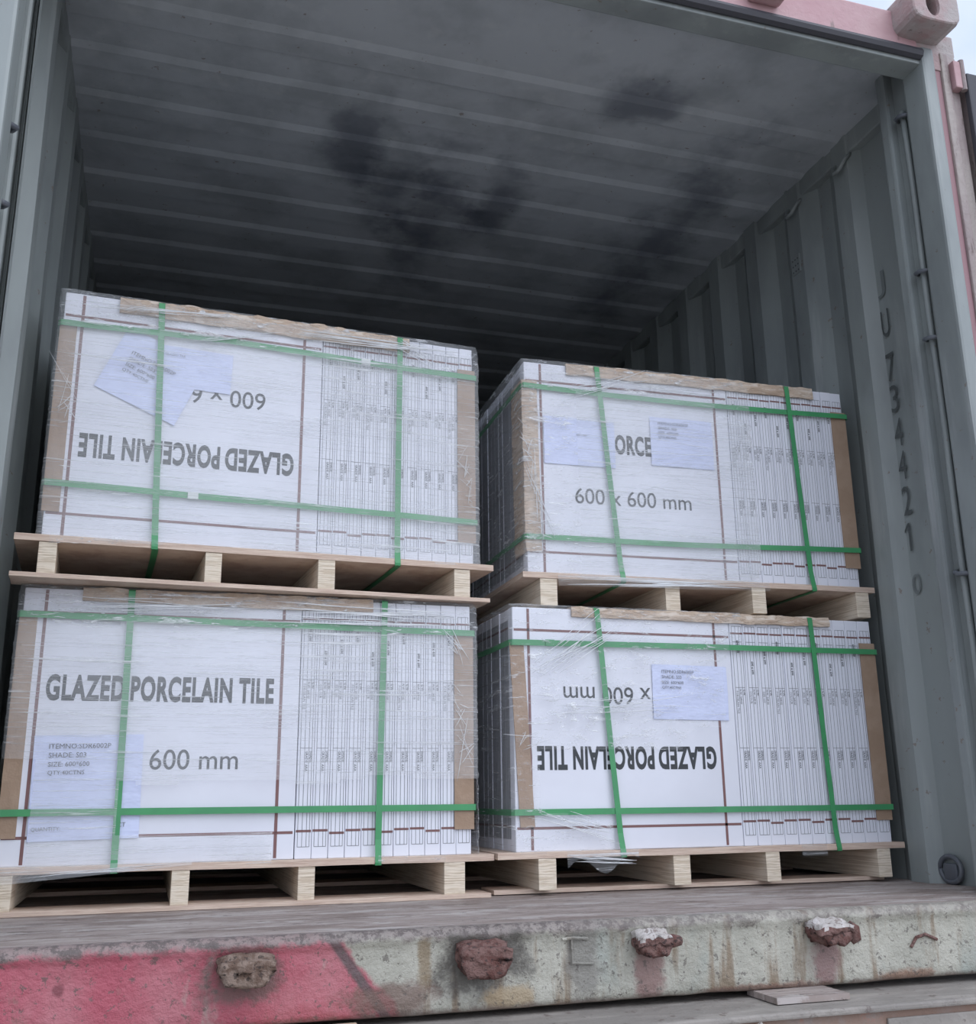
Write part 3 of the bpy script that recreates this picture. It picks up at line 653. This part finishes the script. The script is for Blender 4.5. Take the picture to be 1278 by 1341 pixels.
# ---- green straps
SWD = .0155
def strap_h(key, pts, label, clip=None):
    """pts: (u, z) along the front; then the strap turns back along both flanks"""
    L = LOADS[key]; nm = L['name']; y = -.0105; RW = RWS[key]
    P = [(pts[0][0]-.012 if False else -.010, .85, pts[0][1]), (-.010, .10, pts[0][1]), (-.010, .0, pts[0][1]), (-.004, y, pts[0][1])]
    N = 40
    for i in range(N+1):
        u = 0+(RW)*i/N
        for (a, za), (b_, zb) in zip(pts[:-1], pts[1:]):
            if a <= u <= b_+1e-6 or (b_, zb) == pts[-1]: z = za+(zb-za)*(u-a)/(b_-a); break
        P.append((u, y+.0012*math.sin(u*17+pts[0][1]*9), z))
    P += [(RW+.006, y, pts[-1][1]), (RW+.011, .0, pts[-1][1]), (RW+.011, .10, pts[-1][1]), (RW+.011, .85, pts[-1][1])]
    mb = MB(); vs = []
    for i, p in enumerate(P):
        a = Vector(P[max(i-1, 0)]); b_ = Vector(P[min(i+1, len(P)-1)]); t = (b_-a); t.z = 0; t.normalize(); nn = Vector((t.y, -t.x, 0))
        for (dn, dz) in ((0, -SWD/2), (.0010, -SWD/2), (.0010, SWD/2), (0, SWD/2)): vs.append(Vector(p)+nn*dn+Vector((0, 0, dz)))
    mb.add(vs, [(i*4+k, i*4+(k+1) % 4, (i+1)*4+(k+1) % 4, (i+1)*4+k) for i in range(len(P)-1) for k in range(4)], M['strap'])
    o = mb.build('plastic_strap'); put(o, L); tag(o, label, 'strap', 'green straps around the tile loads')
    if clip:
        c = MB(); u, z, mt = clip; c.box(u-.013, u+.013, y-.0025, y+.001, z-.009, z+.009, mt, .001); c.build('clip', o)
def strap_v(key, u_top, u_bot, label):
    L = LOADS[key]; zt_ = ZT+.0065; y = -.0125; N = 24
    P = [(u_top, .80, zt_), (u_top, .1, zt_), (u_top, .0, zt_), (u_top, y+.003, zt_-.004)]
    for i in range(N+1):
        f = i/N; P.append((u_top+(u_bot-u_top)*f, y-.0008*math.sin(f*9) - (.009 if f > .99 else (.004 if f > .94 else 0)), ZT-(ZT-PH+.012)*f))
    P += [(u_bot, -.0205, PH-.0185), (u_bot+.002, -.012, PH-.0195), (u_bot+.004, .1, PH-.0195), (u_bot+.01, .9, PH-.0195)]
    mb = MB(); vs = []
    for i, p in enumerate(P):
        a = Vector(P[max(i-1, 0)]); b_ = Vector(P[min(i+1, len(P)-1)]); t = (b_-a).normalized(); nn = Vector((1, 0, 0)).cross(t).normalized()
        for (du, dn) in ((-SWD/2, 0), (-SWD/2, .0010), (SWD/2, .0010), (SWD/2, 0)): vs.append(Vector(p)+nn*dn+Vector((du, 0, 0)))
    mb.add(vs, [(i*4+k, i*4+(k+1) % 4, (i+1)*4+(k+1) % 4, (i+1)*4+k) for i in range(len(P)-1) for k in range(4)], M['strap'])
    o = mb.build('plastic_strap'); put(o, L); tag(o, label, 'strap', 'green straps around the tile loads')
z = .749
strap_h('LL', [(0, .674), (.53, .670), (1.107, .665)], 'upper horizontal green strap around the lower left load')
strap_h('LL', [(0, .221), (1.107, .219)], 'lower horizontal green strap around the lower left load')
strap_v('LL', .242, .249, 'upright green strap left of centre on the lower left load'); strap_v('LL', .870, .861, 'upright green strap near the right side of the lower left load')
strap_h('UL', [(0, 1.400-z), (.41, 1.410-z), (.82, 1.400-z), (1.091, 1.397-z)], 'upper horizontal green strap around the upper left load', (.775, 1.402-z, M['clip']))
strap_h('UL', [(0, .984-z), (.43, .979-z), (1.091, .972-z)], 'lower horizontal green strap around the upper left load', (.340, .980-z, M['clip']))
strap_v('UL', .232, .257, 'upright green strap left of centre on the upper left load'); strap_v('UL', .872, .870, 'upright green strap near the right side of the upper left load')
strap_h('LR', [(0, .641), (.52, .645), (1.136, .646)], 'upper horizontal green strap around the lower right load', (.103, .642, M['strap']))
strap_h('LR', [(0, .202), (1.136, .201)], 'lower horizontal green strap around the lower right load')
strap_v('LR', .243, .290, 'upright green strap left of centre on the lower right load'); strap_v('LR', .921, .944, 'upright green strap near the right side of the lower right load')
z = .741
strap_h('UR', [(0, 1.402-z), (.27, 1.394-z), (.6, 1.392-z), (1.068, 1.398-z)], 'upper horizontal green strap around the upper right load')
strap_h('UR', [(0, .948-z), (.49, .948-z), (1.068, .962-z)], 'lower horizontal green strap around the upper right load')
strap_v('UR', .225, .278, 'upright green strap left of centre on the upper right load'); strap_v('UR', .864, .893, 'upright green strap near the right side of the upper right load')

# ---- stretch film: a thin crinkled skin, only where the photograph's load is wrapped
def film(key, cover, label, left=True, right=True, seedv=0, mat='film', skirts=(), strands=()):
    L = LOADS[key]; Y0 = -.0165; RW = RWS[key]
    path = []
    if left: path += [(-.012, d) for d in (.80, .6, .4, .25, .15, .08, .03, .0)]
    path += [(-.010, Y0+.003)]
    NU = 90
    path += [(RW*i/NU, Y0) for i in range(NU+1)]
    path += [(RW+.010, Y0+.003)]
    if right: path += [(RW+.017, d) for d in (.0, .03, .08, .15, .25, .4, .6, .8)]
    zs = [.098+(ZT+.005-.098)*j/64 for j in range(65)]
    mb = MB(); ids = {}; n = len(path)
    def P(i, j):
        if (i, j) in ids: return ids[(i, j)]
        u, d = path[i]; z = zs[j]
        a = noise.noise(Vector((u*2.2+seedv, d*2, z*34+math.sin(u*5)*1.2))); b_ = noise.noise(Vector((u*7, d*7, z*75+seedv)))
        corner = 1 if (u < 0 or u > RW) else 0
        dd = -abs(.0028*a+.0014*b_); du = 0
        if corner: du = (.004*a+.003*b_)*(1 if u > 0 else -1); du = abs(du)*(1 if u > 0 else -1); dd = 0
        if j > 61: dd += .004*(j-61)
        mb.v.append((u+du, d+dd, z)); ids[(i, j)] = len(mb.v)-1; return ids[(i, j)]
    mi = mb.mat(M[mat]); mk = mb.mat(M['film_thick'])
    for i in range(n-1):
        for j in range(64):
            u = (path[i][0]+path[i+1][0])/2; zz = (zs[j]+zs[j+1])/2
            front = path[i][1] < .0 and path[i+1][1] < .0
            c = cover(u, zz, front)
            if not c: continue
            mb.f.append((P(i, j), P(i+1, j), P(i+1, j+1), P(i, j+1))); mb.mi.append(mk if c == 2 else mi)
    # top: pulled over the upper edge
    tops = [i for i in range(n) if (i, 64) in ids and path[i][1] < .0]
    if tops:
        m2 = mb.mat(M['film_thick']); rows = []
        for r in range(7):
            row = []
            for i in tops:
                u, d = path[i]; q = noise.noise(Vector((u*14, r*.7, seedv)))*.003
                mb.v.append((u, d+.012+r*.05, ZT+.008+abs(q))); row.append(len(mb.v)-1)
            rows.append(row)
        for k in range(len(tops)-1):
            if tops[k+1] != tops[k]+1: continue
            mb.f.append((ids[(tops[k], 64)], ids[(tops[k+1], 64)], rows[0][k+1], rows[0][k])); mb.mi.append(m2)
            for r in range(6): mb.f.append((rows[r][k], rows[r][k+1], rows[r+1][k+1], rows[r+1][k])); mb.mi.append(m2)
    # skirts hanging in front of the deck: (u0, u1, bottom function, material)
    for (u0, u1, bot, mt) in skirts:
        m3 = mb.mat(M[mt]); N2 = 40; R = 8; base = len(mb.v)
        for i in range(N2+1):
            u = u0+(u1-u0)*i/N2; zb = bot((u-u0)/(u1-u0))
            for r in range(R+1):
                f = r/R; zz = .108+(zb-.108)*f
                mb.v.append((u, -.0235-.002*abs(noise.noise(Vector((u*6, zz*140, seedv))))-.004*f, zz))
        for i in range(N2):
            for r in range(R): mb.f.append((base+i*(R+1)+r, base+(i+1)*(R+1)+r, base+(i+1)*(R+1)+r+1, base+i*(R+1)+r+1)); mb.mi.append(m3)
    rr = random.Random(seedv*13+5)
    for (u0, z0_, u1, z1_, cnt, spr, wid) in strands:   # tight creases where the film bunches into thin ropes
        for k in range(cnt):
            a0, a1 = rr.uniform(-spr, spr), rr.uniform(-spr, spr)*.8; t0, t1 = sorted((rr.uniform(0, .5), rr.uniform(.5, 1)))
            dx, dz = u1-u0, z1_-z0_; ln = math.hypot(dx, dz); nx_, nz2 = -dz/ln, dx/ln; pts = []
            for q in range(7):
                t = t0+(t1-t0)*q/6; of = a0+(a1-a0)*t+.0012*math.sin(t*9+k)
                zz = z0_+dz*t+nz2*of; uu = u0+dx*t+nx_*of; zz = min(zz, ZT+.002)
                pts.append((uu, (Y0-.0045) if zz > .106 else -.0265, zz))
            w2 = wid*rr.uniform(.5, 1.3); mb.tube(pts, [w2*.35, w2, w2*1.1, w2, w2*1.1, w2, w2*.35], M['film_rope'], 5)
    o = mb.build('stretch_film', smooth=True); put(o, L); tag(o, label, 'stretch film', 'stretch film around the tile loads'); return o
nv = lambda a, b_, s=1: noise.noise(Vector((a*s, b_*s, 1.7)))
def c_UL(u, zz, fr): return 2 if (zz > .66+.01*nv(u, zz, 20)) else 1
def c_LL(u, zz, fr):
    if zz > .66+.02*nv(u, zz, 9): return 2
    if not fr: return 1
    if u < .06: return 1 if zz > .34 else 0
    if zz < .29+.02*nv(u, 2, 6) and u > .25: return 1 if zz < .17 and u < .6 else 0
    return 1
def c_UR(u, zz, fr):
    if u > .72+.008*nv(u, zz, 15): return 0
    return 2 if (u < .16 and zz < .72) or zz > .66 or u > .60+.0*zz and zz > .6 else 1
def c_LR(u, zz, fr):
    if not fr and u > .5: return 0
    if u < 0: return 1
    lim = .70-(.75-zz)*.55
    if zz < .36: return 1 if (u < .26 and zz < .20-.15*(u-.1)) or u < .06 else 0
    return 1 if u < max(lim+.05*nv(zz, u, 12), .62 if zz > .42 and u > .38 else 0) else 0
film('UL', c_UL, 'clear crinkled stretch film wrapped around the upper left load', seedv=1, skirts=((.02, .33, lambda f: .082+.018*f, 'film_thin'),), strands=((0, .70, .45, .73, 8, .012, .0009), (.55, .70, 1.08, .715, 14, .02, .0010), (.30, .63, .55, .70, 4, .01, .0008), (.86, .72, .98, .66, 7, .02, .0009), (1.04, .34, 1.09, .35, 16, .14, .0007), (-.005, .45, .05, .46, 9, .13, .0007)))
film('LL', c_LL, 'clear crinkled stretch film wrapped around the lower left load', seedv=2, skirts=((-.02, .42, lambda f: .066+.034*f, 'film'), (.86, 1.03, lambda f: .09, 'film_thin')), strands=((0, .70, .55, .715, 12, .025, .0010), (.5, .70, 1.1, .70, 16, .03, .0010), (1.03, .68, 1.10, .58, 9, .03, .0009), (1.05, .40, 1.107, .405, 16, .15, .0007), (0, .085, .42, .104, 6, .008, .0010)))
film('LR', c_LR, 'clear stretch film left over the upper left part of the lower right load', seedv=3, mat='film_thin', right=False, skirts=((.13, .33, lambda f: .062+.02*math.sin(f*9)+.012*f, 'film_bunch'), (.82, .90, lambda f: .075, 'film_bunch')), strands=((.30, .73, .03, .52, 18, .05, .0009), (.02, .47, .60, .49, 9, .05, .0007), (.02, .22, .30, .13, 12, .03, .0009), (0, .36, .06, .42, 10, .06, .0008), (.13, .085, .33, .075, 7, .012, .0012)))
film('UR', c_UR, 'milky stretch film wrapped around the left part of the upper right load', seedv=4, right=False, mat='film', skirts=((.08, .74, lambda f: .066+.012*f, 'film_bunch'),), strands=((.10, .085, .72, .088, 14, .016, .0012), (.10, .64, .40, .73, 8, .03, .0008), (.0, .35, .05, .36, 22, .24, .0009), (.15, .70, .70, .68, 8, .02, .0008), (.1, .40, .7, .40, 10, .2, .0006)))
